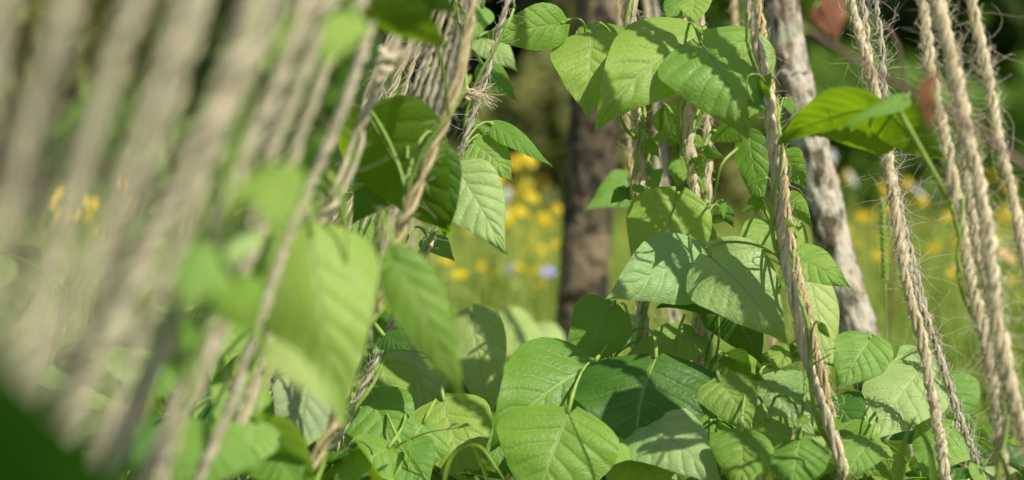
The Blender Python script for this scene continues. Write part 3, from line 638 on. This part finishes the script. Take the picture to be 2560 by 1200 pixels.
# ---------------------------------------------------------------- ground and meadow
def sheet(name,x0,x1,y0,y1,n,fz,mat):
    xs=np.linspace(x0,x1,n); ys=np.linspace(y0,y1,n); X,Y=np.meshgrid(xs,ys,indexing='ij'); Z=fz(X,Y)
    i=np.arange(n-1)[:,None]*n; j=np.arange(n-1)[None]; f=np.stack([i+j,i+n+j,i+n+j+1,i+j+1],-1).reshape(-1,4).tolist()
    return tag(mesh_obj(name,np.stack([X,Y,Z],-1).reshape(-1,3),f,M[mat]),kind='structure')
sheet('ground',-120,120,-60,180,120,lambda X,Y:0*X-.002,'soil')
sheet('backing_hill',-60,60,15,60,90,lambda X,Y:np.clip((Y-15.5)*.9,-.5,14)+.5*np.sin(X*.9)*np.cos(Y*.7),'backing_hill')  # dark slope added behind the shrubs to block out the bright sky
def grass(name,n,yr,hr,wr,mat,label,dens=1.):
    V=[];F=[]
    for i in range(n):
        y=yr[0]+(yr[1]-yr[0])*RNG.random()**dens; hw=max(.7,y*.34); x=RNG.uniform(-hw,hw)
        h=RNG.uniform(*hr)*(min(1,.35+(y-3)*.35) if name=='meadow_grass' else 1); w=RNG.uniform(*wr); a=RNG.uniform(0,6.28); l=RNG.uniform(.1,.6)*h; la=RNG.uniform(0,6.28)
        dx,dy=math.cos(a)*w,math.sin(a)*w; lx,ly=math.cos(la)*l,math.sin(la)*l
        b=len(V); V+=[(x-dx,y-dy,0),(x+dx,y+dy,0),(x+dx*.8+lx*.3,y+dy*.8+ly*.3,h*.55),(x-dx*.8+lx*.3,y-dy*.8+ly*.3,h*.55),(x+lx,y+ly,h)]
        F+=[[b,b+1,b+2,b+3],[b+3,b+2,b+4]]
    tag(mesh_obj(name,V,F,M[mat],smooth=False),label,'grass',kind='stuff')
grass('meadow_grass',30000,(3.3,11),(.12,.42),(.0025,.006),'meadow','soft green and straw coloured meadow grass beyond the ropes',1.3)
grass('grass',2200,(2.6,3.4),(.03,.1),(.0015,.003),'grass','short green grass between the low bean plants')

def flower(mat,R_,np_,h):
    mb=MB(); v,f,uv=tube(smooth_path([(0,0,0),(.01,0,h*.5),(0,0,h)],.05),.0016,5); mb.add(v,f,uv,0)
    ti=R(50)
    def tl(q):
        q=np.array(q,float); y,z=q[:,1].copy(),q[:,2].copy()-h; q[:,1]=y*math.cos(ti)-z*math.sin(ti); q[:,2]=h+y*math.sin(ti)+z*math.cos(ti); return q
    for k in range(np_):
        a=k*6.283/np_; c,s=math.cos(a),math.sin(a); pts=[]
        for (r,w,z) in ((.1,.1,0),(.5,.25,.12),(.85,.24,.1),(1,.1,.02)):
            for sg in (-1,1): pts.append((R_*(r*c-sg*w*s),R_*(r*s+sg*w*c),h+R_*z))
        mb.add(tl(pts),[[0,1,3,2],[2,3,5,4],[4,5,7,6]],None,1)
    q=np.array([(0,0,h-R_*.1),(0,0,h+R_*.12),(0,0,h+R_*.25)]); v,f,uv=tube(q,[R_*.3,R_*.3,R_*.12],8); mb.add(tl(v),f,uv,1)
    for k in range(5):
        z=h*(.15+.14*k); a=k*2.4; c,s=math.cos(a),math.sin(a); l=.05
        mb.add(np.array([(0,0,z),(l*.5*c-s*.008,l*.5*s+c*.008,z+.02),(l*c,l*s,z+.015),(l*.5*c+s*.008,l*.5*s-c*.008,z+.02)]),[[0,1,2,3]],None,0)
    return mb.build('wildflower',[M['meadow'],M[mat]])
pools={}
def plantfl(kind,mat,R_,n_,px,py,d,label,group,cat):
    z=P(px,py,d); h=max(.1,z[2]); key=kind
    if key not in pools: pools[key]=flower(mat,R_,n_,.35); o=pools[key]
    else: o=pools[key].copy(); COL.objects.link(o)
    k=h/.35; s=RNG.uniform(.5,1.05); o.location=(z[0],z[1],0); o.scale=(s,s,k); o.name=kind; o.rotation_euler=(RNG.normal(0,.05),RNG.normal(0,.05),RNG.uniform(-1.2,1.2)); tag(o,label,cat,group)
def nrm(c,s,lo,hi): return float(np.clip(RNG.normal(c,s),lo,hi))
for i in range(110): plantfl('yellow_wildflower','yellow',.0138,8,nrm(1310,115,1120,1560),nrm(570,85,390,730),RNG.uniform(3.9,6.6),'blurred yellow wildflower in the meadow between the left ropes and the dark trunk','yellow wildflowers left of the dark trunk','flower')
for i in range(110): plantfl('yellow_wildflower','yellow',.0138,8,RNG.uniform(2080,2600),nrm(610,80,440,760),RNG.uniform(3.9,6.6),'blurred yellow wildflower in the meadow behind the right hand ropes','yellow wildflowers behind the right ropes','flower')
for i in range(12): plantfl('yellow_wildflower','yellow',.0138,8,nrm(220,40,120,320),nrm(520,35,450,600),RNG.uniform(4.,5.),'blurred yellow wildflower seen between the far left ropes','yellow wildflowers on the far left','flower')
for i in range(8): plantfl('yellow_wildflower','yellow',.0138,8,RNG.uniform(1780,1960),RNG.uniform(560,700),RNG.uniform(4.2,5.5),'blurred yellow wildflower behind the centre vines','yellow wildflowers behind the centre vines','flower')
for i,(x,y,l) in enumerate([(1262,488,'blurred white flower at the top of the yellow patch left of the trunk'),(1275,540,'blurred white flower lower in the yellow patch left of the trunk'),(2160,445,'blurred white flower right of the leaning pale pole'),(2105,395,'small blurred white flower touching the edge of the pale pole'),(2330,480,'blurred white flower behind the hairy rope')]):
    plantfl('white_wildflower','white',.017,8,x,y,4.2,l,'white wildflowers','flower')
for i,(x,y,l) in enumerate([(1280,672,'blurred violet flower, left of two below the yellow patch'),(1362,680,'blurred violet flower, right of two below the yellow patch')]):
    plantfl('violet_wildflower','violet',.019,6,x,y,3.8,l,'violet wildflowers','flower')
plantfl('orange_wildflower','orange',.022,8,2515,640,3.6,'pale orange flower blurred at the right edge behind the ropes',None,'flower')

# ---------------------------------------------------------------- background shrubs and trees
def shrub(x,y,h,w,mat,label,n=2600,ls=.06,z0=.05):
    rng=np.random.default_rng(int(abs(x*100)+y*7)); root=empty('background_shrub',(x,y,0),label,'shrub','shrubs and trees behind the meadow')
    nl=9; cl=[(rng.uniform(-.35,.35)*w,rng.uniform(-.25,.25)*w,rng.uniform(.2,.85)*h,rng.uniform(.22,.42)*w) for _ in range(nl)]
    V=[];F=[]
    for i in range(n):
        c=cl[int(rng.integers(nl))]; d=rng.normal(0,1,3); d/=np.linalg.norm(d); r=c[3]*rng.uniform(.55,1.05)
        q=np.array([c[0],c[1],c[2]])+d*r*np.array([1,1,.9]); q[2]=max(z0,q[2])
        a=rng.normal(0,1,3); a/=np.linalg.norm(a); b=np.cross(a,d+rng.normal(0,.6,3)); b/=np.linalg.norm(b)+1e-6; s=ls*rng.uniform(.6,1.3); k=len(V)
        V+=[tuple(q-a*s),tuple(q+b*s*.5),tuple(q+a*s),tuple(q-b*s*.5)]; F.append([k,k+1,k+2,k+3])
    mesh_obj('foliage',V,F,M[mat],root,smooth=False)
    for i in range(5):
        c=cl[i]; p=smooth_path([(rng.normal(0,.05),rng.normal(0,.05),0),(c[0]*.4,c[1]*.4,c[2]*.5),(c[0],c[1],c[2])],.15)
        v,f,uv=tube(p,np.linspace(.03,.008,len(p)),6); mesh_obj('branch',v,f,M['bark_dark'],root,(0,0,0),uv)
    return root
for px,d,h,w,mat,lab in [
 (60,8.6,1.5,1.0,'fol_olive','olive shrub blurred behind the ropes in the top left corner'),
 (240,9.6,1.9,1.0,'fol_shade','shade-dark shrub between the two left corner shrubs'),
 (400,9.0,.85,.7,'fol_grey','low pinkish grey shrub behind the ropes on the left'),
 (460,7.6,.6,.9,'fol_green','low bright shrub behind the blurred left ropes'),
 (640,8.8,1.6,.8,'fol_green','mid green shrub behind the ropes at upper left'),
 (780,9.6,1.9,.9,'fol_shade','shade-dark shrub behind the yellow green top leaves'),
 (930,9.4,1.3,.8,'fol_green','leafy shrub behind the knotted ropes'),
 (1150,9.2,1.7,1.0,'fol_shade','shrub coloured nearly black as shade behind the thin grey rope top'),
 (1400,9.8,2.3,1.1,'fol_shade','tall shrub coloured nearly black as shade above the yellow flowers at centre'),
 (1330,8.2,.8,.8,'fol_olive','low olive bush behind the yellow flowers left of the trunk'),
 (1560,8.0,.8,.7,'fol_olive','low olive bush right of the dark trunk'),
 (1640,9.4,1.5,1.0,'fol_olive','olive shrub behind the centre ropes'),
 (1850,9.0,1.7,1.0,'fol_green','green shrub behind the large centre leaves'),
 (2090,9.5,2.0,1.0,'fol_shade','shade-dark shrub right of the pale pole top'),
 (2240,8.4,.95,.9,'fol_green','low green bush behind the flowers right of the pale pole'),
 (2500,8.0,.8,.9,'fol_green','low green bush behind the rightmost ropes'),
 (2330,9.2,1.5,.8,'fol_green','leafy green shrub behind the hairy rope'),
 (2560,9.0,2.0,1.1,'fol_shade','shade-dark shrub in the top right corner'),
 (-300,9,1.8,1.3,'fol_green','green shrub beyond the left edge'),(2860,9,1.8,1.3,'fol_green','green shrub beyond the right edge')]:
    q=P(px,600,d); shrub(q[0],d,h,w,mat,lab)
V=[];F=[]
for i in range(9000):
    q=np.array([RNG.uniform(-7,7),RNG.uniform(12,14.5),RNG.uniform(0,4.5)]); a=RNG.normal(0,1,3); a/=np.linalg.norm(a); b=np.cross(a,RNG.normal(0,1,3)); b/=np.linalg.norm(b); s=.13; k=len(V)
    V+=[tuple(q-a*s),tuple(q+b*s*.6),tuple(q+a*s),tuple(q-b*s*.6)]; F.append([k,k+1,k+2,k+3])
tag(mesh_obj('woodland',V,F,M['fol_shade'],smooth=False),'shade-dark woodland edge far behind the meadow','woodland',kind='stuff')

# ---------------------------------------------------------------- light, camera
ts=Vector((.46,-.45,.76)).normalized()
w=bpy.data.worlds.new('World'); scene.world=w; w.use_nodes=True; nt=w.node_tree
sky=nt.nodes.new('ShaderNodeTexSky'); sky.sky_type='NISHITA'; sky.sun_disc=False
sky.sun_elevation=math.asin(ts.z); sky.sun_rotation=math.atan2(ts.x,ts.y)
bg=nt.nodes['Background']; nt.links.new(sky.outputs[0],bg.inputs[0]); bg.inputs[1].default_value=.09
sl=bpy.data.lights.new('sun','SUN'); sl.energy=5.0; sl.angle=R(.5); sl.color=(1,.95,.84)
so=bpy.data.objects.new('sun',sl); COL.objects.link(so); so.rotation_euler=ts.to_track_quat('Z','Y').to_euler(); so.location=(2,-1,4)
cd=bpy.data.cameras.new('camera'); cam=bpy.data.objects.new('camera',cd); COL.objects.link(cam); scene.camera=cam
cam.location=(0,0,CZ); cam.rotation_euler=(R(90),0,0); cd.lens=85; cd.sensor_width=36; cd.clip_start=.05; cd.clip_end=500
cd.dof.use_dof=True; cd.dof.focus_distance=FOCUS-.06; cd.dof.aperture_fstop=3.2
scene.view_settings.view_transform='Standard'; scene.view_settings.look='None'; scene.view_settings.exposure=0
